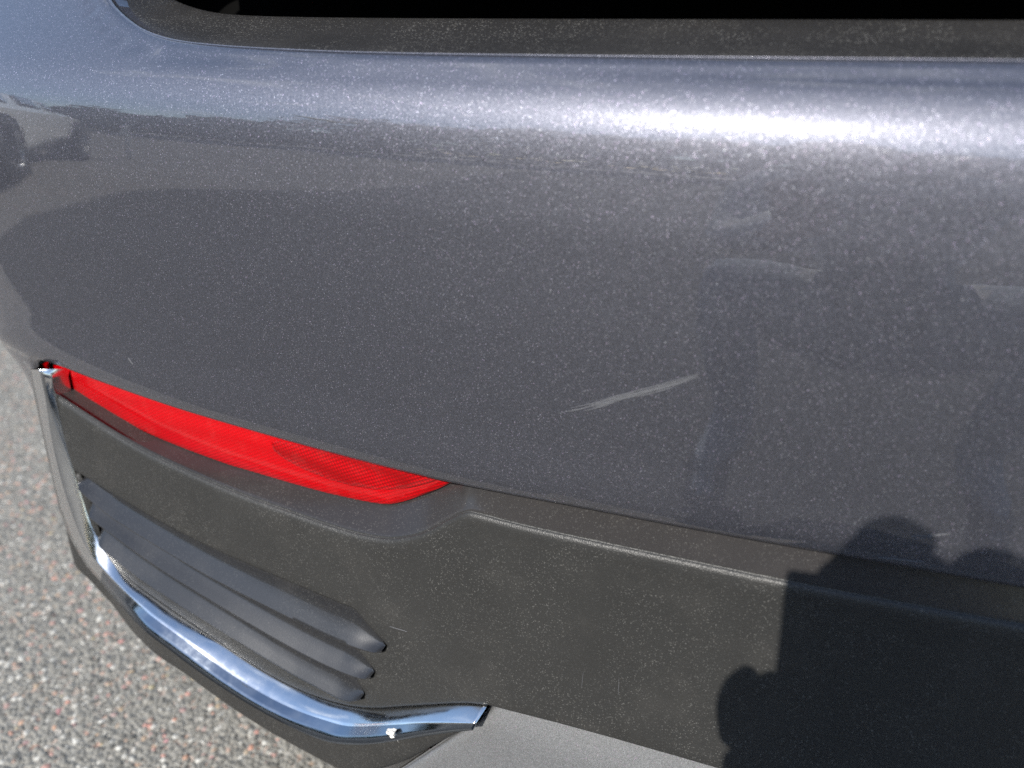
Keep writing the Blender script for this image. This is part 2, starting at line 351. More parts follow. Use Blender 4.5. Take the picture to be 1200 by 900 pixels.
def chips():
    m, n, k, p = principled('asphalt chippings'); a = n.new('ShaderNodeAttribute'); a.attribute_name = 'stone'
    o = n.new('ShaderNodeTexCoord').outputs['Object']; t = ramp(n, k, noise(n, k, 400, 3, vec=o).outputs['Fac'], [(.3, (.75,) * 3), (.7, (1.2,) * 3)])
    mm = n.new('ShaderNodeMix'); mm.data_type = 'RGBA'; mm.blend_type = 'MULTIPLY'; mm.inputs[0].default_value = 1; k.new(a.outputs['Color'], mm.inputs[6]); k.new(t.outputs[0], mm.inputs[7])
    k.new(mm.outputs[2], p.inputs['Base Color']); p.inputs['Roughness'].default_value = .7
    return m
g = mesh('ground', [(-900, -900, 0), (900, -900, 0), (900, 900, 0), (-900, 900, 0)], [(0, 1, 2, 3)], asphalt(), smooth=False); tag(g, kind='structure')
pm_ = bpy.data.materials['asphalt'].copy(); pm_.name = 'added dark asphalt'
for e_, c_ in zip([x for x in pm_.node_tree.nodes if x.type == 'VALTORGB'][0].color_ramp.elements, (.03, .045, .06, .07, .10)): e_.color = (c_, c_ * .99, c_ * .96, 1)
pp = mesh('added_dark_ground', [(-3.85, -1.0, .004), (-4.05, -5.5, .004), (-6.5, -18, .004), (16, -19, .004), (14, -.55, .004), (-2.3, -.45, .004), (-3.3, -.5, .004)], [(0, 1, 2, 3, 4, 5, 6)], pm_, smooth=False); tag(pp, kind='structure')  # unseen dark ground, added to darken what the bumper paint mirrors
def make_chips():
    x0, x1, y0, y1, s = -2.6, -.35, -.40, 1.55, .0060
    gx, gy = np.meshgrid(np.arange(x0, x1, s), np.arange(y0, y1, s * .9)); c = np.stack([gx.ravel(), gy.ravel()], -1); c += rng.uniform(-.45, .45, c.shape) * s
    n = len(c); a0 = rng.uniform(0, 6.28, n); rad = s * rng.uniform(.55, 1.05, n) * np.where(rng.random(n) < .06, 1.35, 1); hh = rad * rng.uniform(.08, .22, n)
    V = np.zeros((n, 11, 3))
    for i in range(5):
        a = a0 + i * 1.2566 + rng.uniform(-.35, .35, n); rr = rad * rng.uniform(.8, 1.15, n)
        V[:, i, 0] = c[:, 0] + np.cos(a) * rr; V[:, i, 1] = c[:, 1] + np.sin(a) * rr; V[:, i, 2] = -.001
        rr2 = rr * rng.uniform(.6, .85, n); V[:, 5 + i, 0] = c[:, 0] + np.cos(a + .2) * rr2; V[:, 5 + i, 1] = c[:, 1] + np.sin(a + .2) * rr2; V[:, 5 + i, 2] = hh * rng.uniform(.55, .95, n)
    V[:, 10, :2] = c + rng.uniform(-.2, .2, (n, 2)) * rad[:, None]; V[:, 10, 2] = hh
    F = []
    for i in range(5):
        j = (i + 1) % 5; F += [(i, j, 5 + j), (i, 5 + j, 5 + i), (5 + i, 5 + j, 10)]
    F = np.array(F); FF = (np.arange(n)[:, None, None] * 11 + F[None]).reshape(-1, 3)
    me = bpy.data.meshes.new('asphalt_chippings'); me.vertices.add(n * 11); me.vertices.foreach_set('co', V.ravel())
    m_ = len(FF); me.loops.add(m_ * 3); me.polygons.add(m_); me.loops.foreach_set('vertex_index', FF.ravel().astype(np.int32)); me.polygons.foreach_set('loop_start', np.arange(0, m_ * 3, 3, dtype=np.int32)); me.update(calc_edges=True)
    g_ = rng.uniform(.18, .26, n); C = np.stack([g_ * 1.01, g_ * .965, g_ * .85, np.ones(n)], -1)
    q_ = rng.random(n); pk = q_ < .075; C[pk, :3] = np.stack([rng.uniform(.32, .46, n), rng.uniform(.225, .29, n), rng.uniform(.17, .23, n)], -1)[pk]
    wt = (q_ > .075) & (q_ < .13); C[wt, :3] = rng.uniform(.38, .55, n)[wt, None] * np.array([1, .97, .88]); dk = q_ > .87; C[dk, :3] *= .6
    at = me.attributes.new('stone', 'FLOAT_COLOR', 'POINT'); at.data.foreach_set('color', np.repeat(C, 11, 0).ravel())
    o = link('asphalt_chippings', me, chips()); tag(o, 'grey and pinkish stone chippings set in the asphalt beside the bumper', 'chippings', kind='stuff')
make_chips()

# ------------------------------------------------------------------ the grey car whose tail fills the picture
car = empty('parked_suv', (0, 2.2, 0)); tag(car, 'dark grey metallic SUV with red reflector and chrome trim on its scuffed rear bumper', 'car')
def sst(x): x = np.clip(x, 0, 1); return x * x * (3 - 2 * x)
def lipdist(u, z):
    P = densify(LIP, .004); q_ = np.stack([u, z], -1); out = np.full(len(q_), 9.); near = z > .80
    if near.any():
        a, b = P[:-1], P[1:]; p = q_[near][:, None]; ab = (b - a)[None]
        t = np.clip(((p - a[None]) * ab).sum(-1) / (ab * ab).sum(-1), 0, 1); out[near] = np.linalg.norm(p - (a[None] + t[..., None] * ab), axis=-1).min(1)
    return out
def paint_d(u, z):
    u = np.abs(u)
    e = lipdist(u, z); low = np.interp(u, [p[0] for p in PLOW[:12]], [p[1] for p in PLOW[:12]])
    return -.0016 * np.exp(-((e - .0085) / .0030) ** 2) - .003 * np.exp(-np.maximum(z - low, 0) / .006) - .022 * sst((.575 - z) / .10) * sst((u - .79) / .06)
half_low = chaikin(PLOW, 2).tolist() + [(.84, .468), (1.35, .468), (1.35, 1.0)]; half_top = chaikin(LIP[::-1], 2).tolist()
paint_outline = half_low[1:] + half_top[:-1] + [(-u, z) for u, z in half_top[:-1][::-1]] + [(-u, z) for u, z in half_low[1:][::-1]]
bumper = patch('rear_bumper', paint_outline, PAINT, car, h=.006, step=.004, r=.0048, wall=.014, dfun=paint_d, analytic=True)
tag(bumper, 'dark grey metallic painted bumper cover')
# inner shell that closes the gaps
ug = np.linspace(0, 1.3, 60)
low_ = np.interp(ug, [.0, .45, .5, .64, .74, .80, 1.3], [.24, .26, .27, .30, .31, .335, .345])
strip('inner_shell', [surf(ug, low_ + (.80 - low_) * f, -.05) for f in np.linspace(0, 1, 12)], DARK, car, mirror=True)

# load sill between bumper lip and tailgate
n_ = 150
A = resample(chaikin(LIP[:14], 2), n_); B = resample(chaikin(GATE, 2), n_)
Au = np.array([0, .3243, .4228, .501, .5534, .5875, .6182, .6469, .6731, .7017, .7375, .765]); Gu = np.array([0, .3243, .42, .4919, .540, .5718, .600, .628, .655, .683, .715, .738])
LU = np.interp(np.linspace(0, 1, n_), np.linspace(0, 1, len(Au)), Au); GU = np.interp(LU, Au, Gu)
lipc = chaikin(LIP, 2); gatc = chaikin(GATE, 2)
LZ = np.interp(LU, lipc[:, 0], lipc[:, 1]); GZ = np.interp(GU, gatc[:, 0], gatc[:, 1])
sl0 = surf(LU, LZ - .003, -.006); sl1 = surf(GU, GZ, -.06)
rows = [sl0] + [sl0 + (sl1 - sl0) * f + np.array([0, 0, .0015 * math.sin(f * 9)]) for f in (.1, .25, .45, .65, .85, .96)]
rows += [sl1 + (0, .001, .0006), sl1 + (0, .003, -.001), sl1 + (0, .006, -.006)]
strip('load_sill', rows, SILL, car, mirror=True)
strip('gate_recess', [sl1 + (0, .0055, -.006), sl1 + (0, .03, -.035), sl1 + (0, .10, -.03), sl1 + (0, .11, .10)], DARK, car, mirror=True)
# tailgate: overhangs the recess, rounded lower corner
gb = surf(GU, GZ, -.035) + np.array([0, 0, .032])
tg_rows = [gb + (0, .09, .004), gb + (0, .03, .0), gb + (0, .008, .001), gb + (0, 0, .006)]
for f, zz, yy in ((0, .95, .02), (1, 1.02, .05)):
    r_ = gb.copy(); r_[:, 2] = np.maximum(zz, gb[:, 2] + .02); r_[:, 1] += yy; tg_rows.append(r_)
strip('tailgate', tg_rows, BLACK, car, mirror=True)
strip('tailgate_panel', [tg_rows[-1] + (0, .012, 0)] + [np.stack([r_[:, 0] * s, r_[:, 1] + yy, np.full(n_, zz)], -1) for s, yy, zz in ((1, .03, 1.06), (.98, .08, 1.14), (.96, .11, 1.2))], PAINT, car, mirror=True)

# charcoal lower cladding with its louvred corner
hole = [(u, z) for u, z in chaikin(L1T, 1)] + L1D + [(.4163, .3895), (.4227, .3850), (.4420, .3800)] + L2D + [(.4300, .3565), (.4331, .3545), (.4470, .3500)] + L3D + [(.4400, .3290), (.4523, .3215)] + [(u, z - .0012) for u, z in L3B[:6]][::-1] + [(.7555, .3809), (.7620, .4095), (.7700, .4377)]
half_c = chaikin(EDGE, 2).tolist() + [(.7844, .5230), (.7833, .4672)] + chaikin(CIN[3:], 1).tolist() + chaikin(PBOT, 1).tolist()
clad_outline = half_c[1:-1] + [(-u, z) for u, z in half_c[1:-1][::-1]]
clad = patch('lower_cladding', clad_outline, PLAS, car, holes=[hole, [(-u, z) for u, z in hole]], h=.007, step=.003, r=.0042, wall=.016)
# ledge from the cladding's upper edge back to reflector and paint gap
INN = [(0, .5632, -.010), (.1215, .5597, -.010), (.2011, .5557, -.010), (.2658, .5527, -.010), (.335, .5480, -.010), (.352, .5450, -.012)] + [(u, z + .0012, -.0245) for u, z in RBOT]
EE = chaikin([(u, z, 0) for u, z in EDGE], 2); II = chaikin(INN, 2)
def two(P, uc, n1, n2):
    k_ = int(np.argmin(abs(P[:, 0] - uc))); return np.vstack([resample(P[:k_ + 1], n1)[:-1], resample(P[k_:], n2)])
E2 = two(EE, .347, 60, 140); I2 = two(II, .353, 60, 140); I2 = I2.copy()
e0 = surf(E2[:, 0], E2[:, 1] - .0022, -.0034); e1 = surf(E2[:, 0], E2[:, 1] + .0002, -.0040); i1 = surf(I2[:, 0], I2[:, 1], I2[:, 2]); i2 = surf(I2[:, 0], I2[:, 1] + .001, I2[:, 2] - .02)
strip('upper_ledge', [e0, e1] + [e1 + (i1 - e1) * f for f in (.1, .25, .5, .75, 1)], LEDGE, car, mirror=True)
# reflector
top = [(u, z + .016) for u, z in PLOW[5:12]]
ref_outline = chaikin([(u, z + .0006) for u, z in RBOT], 2).tolist() + [(.808, .525), (.808, .550)] + top[:-1][::-1] + [(.352, .560)]
def lens_d(u, z):
    c = np.interp(u, [p[0] for p in RBOT], [p[1] for p in RBOT]) + .026; return -.0225 + .005 * (1 - np.clip((z - c) / .030, -1, 1) ** 2)
refl = patch('reflector', ref_outline, RED, car, h=.006, step=.003, r=.0025, wall=.008, dfun=lens_d)
refl2 = mirrored(refl)
pz = [(.375, .5445), (.43, .5395), (.50, .5375), (.535, .5360), (.53, .5230), (.49, .5140), (.445, .5140), (.41, .5230), (.385, .5350)]
prism = patch('prism_field', chaikin(pz + pz[:1], 1)[:-1], PRISM, refl, h=.004, step=.003, r=.0003, wall=.003, dfun=lambda u, z: lens_d(u, z) + .0003)
# chrome trim: two facets meeting in a ridge
def seg(P, c, n1, n2): P = np.asarray(P, float); return np.vstack([resample(chaikin(P[:c + 1], 2), n1)[:-1], resample(chaikin(P[c:], 2), n2)])
ci = seg(CIN, 4, 34, 120); cri = seg(CRID, 3, 34, 120); co = seg(COUT, 4, 34, 120)
def sm(a, it=3):
    a = a.copy()
    for _ in range(it): a[1:-1] = (a[:-2] + 2 * a[1:-1] + a[2:]) / 4
    return a
ci, cri, co = sm(ci), sm(cri), sm(co)
def border_d(u): return .003 + .021 * sst((.772 - u) / .115) * (.45 + .55 * sst((u - .33) / .10))
def ridge_d(u): return .006 + .005 * sst((.772 - u) / .115)
def lane(a, b, f, da, db):
    p = a + (b - a) * f; return surf(p[:, 0], p[:, 1], da + (db - da) * f)
Z0 = np.zeros(len(ci)); dr_, do_ = ridge_d(cri[:, 0]), border_d(co[:, 0])
chrome_rows = [surf(ci[:, 0], ci[:, 1], Z0 - .016), surf(ci[:, 0], ci[:, 1], Z0 - .0015), lane(ci, cri, .06, Z0 - .0008, dr_), lane(ci, cri, .5, Z0, dr_ + .0008), lane(ci, cri, .9, Z0, dr_ + .0004), lane(ci, cri, 1, Z0, dr_), lane(cri, co, .12, dr_ - .0002, do_), lane(cri, co, .5, dr_, do_), lane(cri, co, .94, dr_, do_), surf(co[:, 0], co[:, 1], do_ - .0012), surf(co[:, 0], co[:, 1] - .001, do_ - .004), surf(co[:, 0], co[:, 1] + .002, do_ - .02)]
chro = strip('chrome_trim', chrome_rows[:7], CHROME, car, cap=True); mirrored(chro)
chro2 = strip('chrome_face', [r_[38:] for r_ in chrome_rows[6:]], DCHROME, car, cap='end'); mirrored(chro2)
chro3 = strip('chrome_upright', [r_[:39] for r_ in chrome_rows[6:]], CHROME, car); mirrored(chro3)
# border below the chrome, running round the corner
bord = chaikin(BOUT, 2).tolist() + [(.42, .2700), (.3951, .2900), (.3569, .3290), (.332, .3530)] + [(u, z + .007) for u, z in COUT[::-1][1:-1]] + [(.824, .470), (.96, .470)]
patch('lower_border', bord, PLAS, car, h=.008, step=.004, r=.006, wall=.05, dfun=lambda u, z: border_d(u) - .007 - .034 * sst((u - .808) / .06), mirror=False)
mirrored(bpy.data.objects['lower_border'])
# skid plate
def skd(u, z):
    pb = np.interp(u, [p[0] for p in PBOT][::-1], [p[1] for p in PBOT][::-1]); return -.010 + np.clip(pb - z, -.02, .3) * .28
skid = [(u, z + .006) for u, z in PBOT] + [(0, .23), (.44, .235), (.4246, .2528), (.3951, .2844), (.3569, .3263), (.330, .3551), (.322, .3700)]
patch('skid_plate', skid, SILVER, car, h=.007, step=.004, r=.004, wall=.02, dfun=skd, mirror=True)
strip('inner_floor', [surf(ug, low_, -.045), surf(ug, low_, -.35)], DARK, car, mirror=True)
# louvres, each its own fin
def louvre(T, B, parent):
    t = sm(resample(chaikin(T, 1), 110), 2); b = sm(resample(chaikin(B, 1), 110), 2); n = len(t)
    dep = np.minimum(1, np.linspace(1, 0, n) / .10) ** .6; lft = np.clip(np.linspace(0, 1, n) / .03, 0, 1) ** .5
    rows = []
    for f, d in ((0, -.0056), (.2, -.0062), (.42, -.0060), (.55, -.0042), (.75, -.0002), (.92, .0034), (.98, .0046), (1.0, .0046)):
        p = t + (b - t) * f; rows.append(surf(p[:, 0], p[:, 1], (d if d > 0 else d * (.15 + .85 * dep)) - .010 * (1 - lft)))
    for dz, d in ((-.0012, .0042), (-.0022, .0028), (-.0026, -.002), (-.001, -.030)): rows.append(surf(b[:, 0], b[:, 1] + dz, d - .010 * (1 - lft)))
    o = strip('louvre', rows, LOUV, parent); o.data.set_sharp_from_angle(angle=R(32)); return o
lv = [louvre(L1T + L1D[1:], L1B, car), louvre([(u, z - .006) for u, z in L1B[:6]] + [(.462, .3790)] + L2D, L2B, car), louvre([(u, z - .006) for u, z in L2B[:5]] + [(.462, .3495)] + L3D, L3B, car)]
for o in lv: mirrored(o)

# scuffs and chips on the paint
def sliver(name, pts, width, mat, parent, d=.0006, base=None):
    base = base or paint_d
    P = np.asarray(pts, float); m_ = len(P); tg = np.gradient(P, axis=0); tg /= np.linalg.norm(tg, axis=1)[:, None]; nn = np.stack([-tg[:, 1], tg[:, 0]], -1)
    wv = np.asarray(width, float)[:, None] if np.ndim(width) else width * np.sin(np.linspace(.12, math.pi - .12, m_))[:, None]
    rows = [(P + nn * wv * .5, -.004), (P + nn * wv * .25, d), (P - nn * wv * .25, d), (P - nn * wv * .5, -.004)]
    return strip(name, [surf(p[:, 0], p[:, 1], dd + base(p[:, 0], p[:, 1])) for p, dd in rows], mat, parent)
def line(a, b, n=16, wob=.0004):
    t = np.linspace(0, 1, n)[:, None]; return np.asarray(a) + (np.asarray(b) - np.asarray(a)) * t + rng.normal(0, wob, (n, 2)) * [.3, 1]
def scuff(a, b, wid, count, name='scratch', mat=SCUFF):
    a = np.array(a); b = np.array(b); dr = (b - a) / np.linalg.norm(b - a); nn = np.array([-dr[1], dr[0]]); L0 = np.linalg.norm(b - a)
    bmv, bmf = [], []
    for i in range(count):
        cen = rng.beta(2.0, 2.0); ln = rng.uniform(.06, .30) if i % 4 else rng.uniform(.4, .8); s0, s1 = max(0, cen - ln / 2), min(1, cen + ln / 2)
        o_ = rng.normal(0, .28) * wid * (1.1 - .7 * cen); pts = a + (b - a) * np.linspace(s0, s1, 12)[:, None] + nn * (o_ - .012 * L0 * (np.linspace(s0, s1, 12)[:, None] * 2 - 1) ** 2) + rng.normal(0, .00006, (12, 2))
        o = sliver(name, pts, rng.uniform(.0002, .0009), mat, bumper, d=.0003); bmv.append(o)
    # one scuff mark is one piece: join its streaks
    me = bpy.data.meshes.new(name); bm = bmesh.new()
    for o in bmv: bm.from_mesh(o.data)
    bm.to_mesh(me); bm.free()
    for o in bmv: bpy.data.objects.remove(o)
    me.polygons.foreach_set('use_smooth', [True] * len(me.polygons)); return link(name, me, mat, bumper)
tag(scuff((.2876, .6215), (.2021, .6626), .0056, 30), 'pale scrape across the bumper face')
tag(scuff((.0848, .5865), (.0640, .5935), .0035, 5), 'small pale scuff above the paint edge')
tag(scuff((.0960, .5690), (.0660, .5740), .0035, 7), 'pale scuff along the paint edge')
tag(scuff((.4569, .7866), (.4030, .7840), .0008, 3), 'fine pale chip line under the shoulder')
tag(scuff((.662, .590), (.656, .584), .003, 4), 'tiny chip above the reflector')

zero = lambda u, z: 0 * u
for (a, b, wd) in (((.4120, .4130), (.3960, .4140), .0006), ((.2550, .4300), (.2552, .4150), .0004), ((.2300, .4350), (.2290, .4180), .0004)):
    sliver('scratch', line(a, b, 12, .00005), wd, SCUFF, clad, d=.00025, base=zero)
def blot(name, c, r_, mat, parent, base, n=18, sq=1.0):
    a = np.linspace(0, 2 * math.pi, n, endpoint=False); rr = r_ * (1 + .35 * np.sin(3 * a + 1) + .2 * rng.normal(0, 1, n).clip(-1, 1))
    P = np.stack([c[0] + np.cos(a) * rr, c[1] + np.sin(a) * rr * sq], -1)
    return patch(name, P, mat, parent, h=.002, step=.001, r=.0006, wall=.003, dfun=base)
sp_ = blot('bird_dropping', (.3995, .3295), .0030, SPLAT, car, lambda u, z: border_d(u) - .0010, sq=1.2); tag(sp_, 'small white bird dropping on the chrome trim')
sliver('dropping_streak', line((.3990, .3270), (.3965, .3190), 10, .0001), .0012, SPLAT, sp_, d=.0010, base=lambda u, z: border_d(u) - .006)
# ------------------------------------------------------------------ car bodies
def catmull(P, n):
    P = np.asarray(P, float); m_ = len(P); t = np.linspace(0, m_ - 1 - 1e-6, n); i = t.astype(int); f = (t - i).reshape((-1,) + (1,) * (P.ndim - 1))
    g = lambda j: P[np.clip(j, 0, m_ - 1)]
    a, b, c, d = g(i - 1), g(i), g(i + 1), g(i + 2)
    return .5 * (2 * b + (c - a) * f + (2 * a - 5 * b + 4 * c - d) * f * f + (3 * b - a - 3 * c + d) * f ** 3)
# stations from tail to nose: y, half width, belt height, roof half width, roof height, floor height
STN = np.array([[.00, .70, .86, .52, 1.00, .42], [.06, .82, .96, .58, 1.22, .32], [.22, .90, 1.00, .60, 1.46, .26], [.55, .925, 1.00, .62, 1.58, .24], [1.2, .93, .985, .63, 1.64, .22], [2.0, .93, .97, .63, 1.65, .22], [2.6, .93, .955, .62, 1.60, .22], [3.05, .93, .95, .63, 1.36, .22], [3.4, .925, .95, .66, 1.06, .23], [3.9, .91, .88, .60, .98, .24], [4.25, .87, .80, .55, .88, .26], [4.45, .76, .68, .48, .76, .32], [4.52, .60, .56, .40, .66, .40]])
def car_grid(ny=64, nz=30):
    st = catmull(STN, ny); G = []
    for y, hw, bz, rw, rz, fz in st:
        sec = [(hw * .62, fz), (hw * .93, fz + .03), (hw * .985, fz + .16), (hw, .42 + .3 * (bz - .42)), (hw * .985, bz * .9), (hw * .95, bz), (rw + (hw * .95 - rw) * .5, bz + (rz - bz) * .55), (rw, rz - (rz - bz) * .08), (rw * .6, rz), (0, rz + .005)]
        s_ = catmull(sec, nz); G.append(np.stack([s_[:, 0], np.full(nz, y), s_[:, 1]], -1))
    return np.array(G)
def grid_faces(n, m_): return [(i * m_ + j, i * m_ + j + 1, (i + 1) * m_ + j + 1, (i + 1) * m_ + j) for i in range(n - 1) for j in range(m_ - 1)]
def wheel(parent, x, y, r=.345):
    s = 1 if x > 0 else -1
    w_ = empty('wheel', (x, y, r)); w_.parent = parent; w_.matrix_parent_inverse = Matrix.Translation(-Vector(absloc(parent))); w_.location = (x, y, r)
    def lathe(name, prof, mat, seg_=40):
        V = []; F = []; m_ = len(prof)
        for i in range(seg_):
            a = i / seg_ * 2 * math.pi
            for rr, xx in prof: V.append((x + s * xx, y + rr * math.cos(a), r + rr * math.sin(a)))
        for i in range(seg_):
            for j in range(m_ - 1): F.append((i * m_ + j, i * m_ + j + 1, ((i + 1) % seg_) * m_ + j + 1, ((i + 1) % seg_) * m_ + j))
        o = mesh(name, V, F, mat, None); bm = bmesh.new(); bm.from_mesh(o.data); bmesh.ops.recalc_face_normals(bm, faces=bm.faces); bm.to_mesh(o.data); bm.free()
        o.parent = w_; o.matrix_parent_inverse = Matrix.Translation(-absloc(w_)); return o
    lathe('tyre', [(r * .70, -.10), (r * .93, -.11), (r, -.085), (r * 1.0, .085), (r * .93, .108), (r * .78, .105), (r * .70, .09)], RUBBER)
    lathe('rim', [(r * .72, .098), (r * .66, .090), (r * .64, .0), (.02, -.01)], DARK if False else ALLOY)
    lathe('brake_disc', [(r * .52, .012), (.03, .012)], DARK)
    for i in range(5):
        V = []; a = i / 5 * 2 * math.pi + .3
        for t, wd, xx in ((.10, .036, .075), (.45, .026, .085), (.69, .036, .095)):
            for sg in (-1, 1):
                for dx in (0, -.02):
                    yy = t * r * math.cos(a) - sg * wd * math.sin(a); zz = t * r * math.sin(a) + sg * wd * math.cos(a); V.append((x + s * (xx + dx), y + yy, r + zz))
        F = [];
        for q_ in (0, 1):
            b = q_ * 4; F += [(b, b + 2, b + 6, b + 4), (b + 1, b + 5, b + 7, b + 3), (b, b + 4, b + 5, b + 1), (b + 2, b + 3, b + 7, b + 6)]
        F += [(0, 1, 3, 2), (8, 10, 11, 9)]
        o = mesh('spoke', V, F, ALLOY, None, smooth=False); o.parent = w_; o.matrix_parent_inverse = Matrix.Translation(-absloc(w_))
    return w_
def make_car(root, paint, y0=0.0, tail=True, sx=1.0):
    G = car_grid(); G = G * (sx, 1, 1) + (0, y0, 0); ny, nz = G.shape[:2]; P = G.reshape(-1, 3); F = grid_faces(ny, nz); n0 = len(P)
    P2 = np.vstack([P, P * (-1, 1, 1)]); F2 = F + [tuple(n0 + i for i in f[::-1]) for f in F]
    F2 += [tuple(range(nz)) + tuple(n0 + i for i in range(nz - 1, -1, -1)), tuple((ny - 1) * nz + i for i in range(nz - 1, -1, -1)) + tuple(n0 + (ny - 1) * nz + i for i in range(nz))]
    body = mesh('body', P2, F2, paint, root)
    bm = bmesh.new(); bm.from_mesh(body.data); bmesh.ops.remove_doubles(bm, verts=bm.verts, dist=1e-4); bmesh.ops.recalc_face_normals(bm, faces=bm.faces); bm.to_mesh(body.data); bm.free()
    def sub(name, i0, i1, j0, j1, mat, off=.006, both=True):
        S_ = G[i0:i1, j0:j1]; a = np.gradient(S_, axis=0); b = np.gradient(S_, axis=1); n = np.cross(b, a); n /= np.maximum(np.linalg.norm(n, axis=-1, keepdims=True), 1e-9)
        c = S_.mean((0, 1)) - np.array([0, y0 + 2.2, .8]); n *= 1 if (n.mean((0, 1)) * c).sum() > 0 else -1
        Q = (S_ + n * off).reshape(-1, 3); o = mesh(name, Q, grid_faces(i1 - i0, j1 - j0), mat, root)
        bm = bmesh.new(); bm.from_mesh(o.data); bmesh.ops.recalc_face_normals(bm, faces=bm.faces); bmesh.ops.solidify(bm, geom=bm.faces[:], thickness=-.004); bm.to_mesh(o.data); bm.free()
        if both: mirrored2(o, root)
        return o
    def mirrored2(o, root):
        me = o.data.copy(); me.transform(Matrix.Scale(-1, 4, (1, 0, 0))); me.flip_normals(); c = bpy.data.objects.new(o.name.split('.')[0], me); col.objects.link(c); c.parent = o.parent; c.matrix_parent_inverse = o.matrix_parent_inverse.copy(); return c
    yi = lambda y: int(np.argmin(abs(G[:, 5, 1] - y0 - y)))
    sub('side_window', yi(.42), yi(1.35), 17, 23, GLASS); sub('side_window', yi(1.45), yi(2.35), 17, 23, GLASS); sub('side_window', yi(2.42), yi(3.0), 17, 21, GLASS)
    sub('windscreen', yi(2.75), yi(3.3), 24, 30, GLASS); sub('rear_window', yi(.03), yi(.26), 24, 30, GLASS)
    sub('headlamp', yi(4.12), yi(4.46), 11, 15, LAMP); sub('tail_lamp', yi(.05), yi(.35), 17, 20, TAIL, .012)
    sub('sill_guard', yi(.3), yi(4.2), 1, 6, PLAS, .012)
    for y in (.86, 3.62):
        for s in (-1, 1):
            wheel(root, s * .85 * sx, y0 + y)
            V = []; m_ = 36
            for xx in (.60, .938):
                for i in range(m_): a = i / m_ * 2 * math.pi; V.append((s * xx * sx, y0 + y + .41 * math.cos(a), .36 + .41 * math.sin(a)))
            F = [(i, (i + 1) % m_, m_ + (i + 1) % m_, m_ + i) for i in range(m_)] + [tuple(range(m_)), tuple(range(2 * m_ - 1, m_ - 1, -1))]
            # the arch liner: a dark drum that the wheel sits in front of
            o = mesh('wheel_arch', V, F, DARK, root)
    return root
make_car(car, PAINT, y0=.38, sx=1.02)

white = empty('white_car', (0, 2.2, 0)); make_car(white, WHITE)
WCX, WCY, WCR = -6.6, -1.45, 126
white.scale = (1.1, 1.1, 1.1); white.location = (WCX, WCY, 0); white.rotation_euler = (0, 0, R(WCR))
tag(white, 'white parked car mirrored small in the grey bumper paint', 'car')
post = strip('marker_post', [[(-7.6 + .04 * math.cos(a), -4.0 + .04 * math.sin(a), z) for a in np.linspace(0, 2 * math.pi, 13)] for z in (0, .9, .95)] , WHITE, None)
bm = bmesh.new(); bm.from_mesh(post.data); bm.faces.new([v for v in bm.verts if v.co.z > .94][:12]); bm.to_mesh(post.data); bm.free()
tag(post, 'thin white marker post beside the white car', 'post')

# ------------------------------------------------------------------ trees round the car park, seen only as a dark band in the paint
def leafmat():
    m, n, k, p = principled('foliage'); o = n.new('ShaderNodeTexCoord').outputs['Object']
    c = ramp(n, k, noise(n, k, 1.2, 4, vec=o).outputs['Fac'], [(.3, (.035, .06, .02)), (.7, (.08, .115, .035))]); k.new(c.outputs[0], p.inputs['Base Color']); p.inputs['Roughness'].default_value = .6
    return m
LEAF = leafmat(); BARK = plain('bark', (.09, .07, .05), .9)
def tree(x, y, h, label):
    t = empty('tree', (x, y, 0)); tag(t, label, 'tree', 'trees at the edge of the car park')
    n = 9; rows = []
    for z, r_ in ((0, .2), (h * .2, .15), (h * .45, .11), (h * .7, .05)): rows.append([(x + r_ * math.cos(a) + .1 * math.sin(z), y + r_ * math.sin(a), z) for a in np.linspace(0, 2 * math.pi, n)])
    strip('trunk', rows, BARK, t)
    m_ = 2600; cl = rng.normal(0, 1, (26, 3)); cl /= np.linalg.norm(cl, axis=1)[:, None]; cl = cl * rng.uniform(.35, 1, (26, 1)) * (h * .46, h * .46, h * .34) + (x, y, h * .60)
    c = cl[rng.integers(0, 26, m_)] + rng.normal(0, h * .075, (m_, 3)); a = rng.normal(0, 1, (m_, 2, 3)) * .16
    V = np.stack([c - a[:, 0], c + a[:, 1], c + a[:, 0], c - a[:, 1]], 1).reshape(-1, 3); V[:, 2] = np.maximum(V[:, 2], h * .14)
    mesh('crown', V, np.arange(m_ * 4).reshape(-1, 4), LEAF, t, smooth=False)
TREES = [(-27, 14, 5.0), (-27, 9.5, 5.2), (-26, 5.0, 4.6), (-27, .5, 5.4), (-26, -4.0, 4.6), (-26, -8.5, 5.0), (-24.5, -13, 4.6), (-22, -17, 5.2)]
TALL = [(-16.5, -21, 8.6), (-12, -22.5, 9.4), (-7.5, -23, 8.8), (-3, -24, 9.6), (1.5, -24, 9.0), (6, -23.5, 9.2)]
for i, (x, y, h) in enumerate(TREES): tree(x, y, h, 'low round green tree in the row across the car park')
for i, (x, y, h) in enumerate(TALL): tree(x, y, h, 'tall broad green tree in the row behind the crouching person')
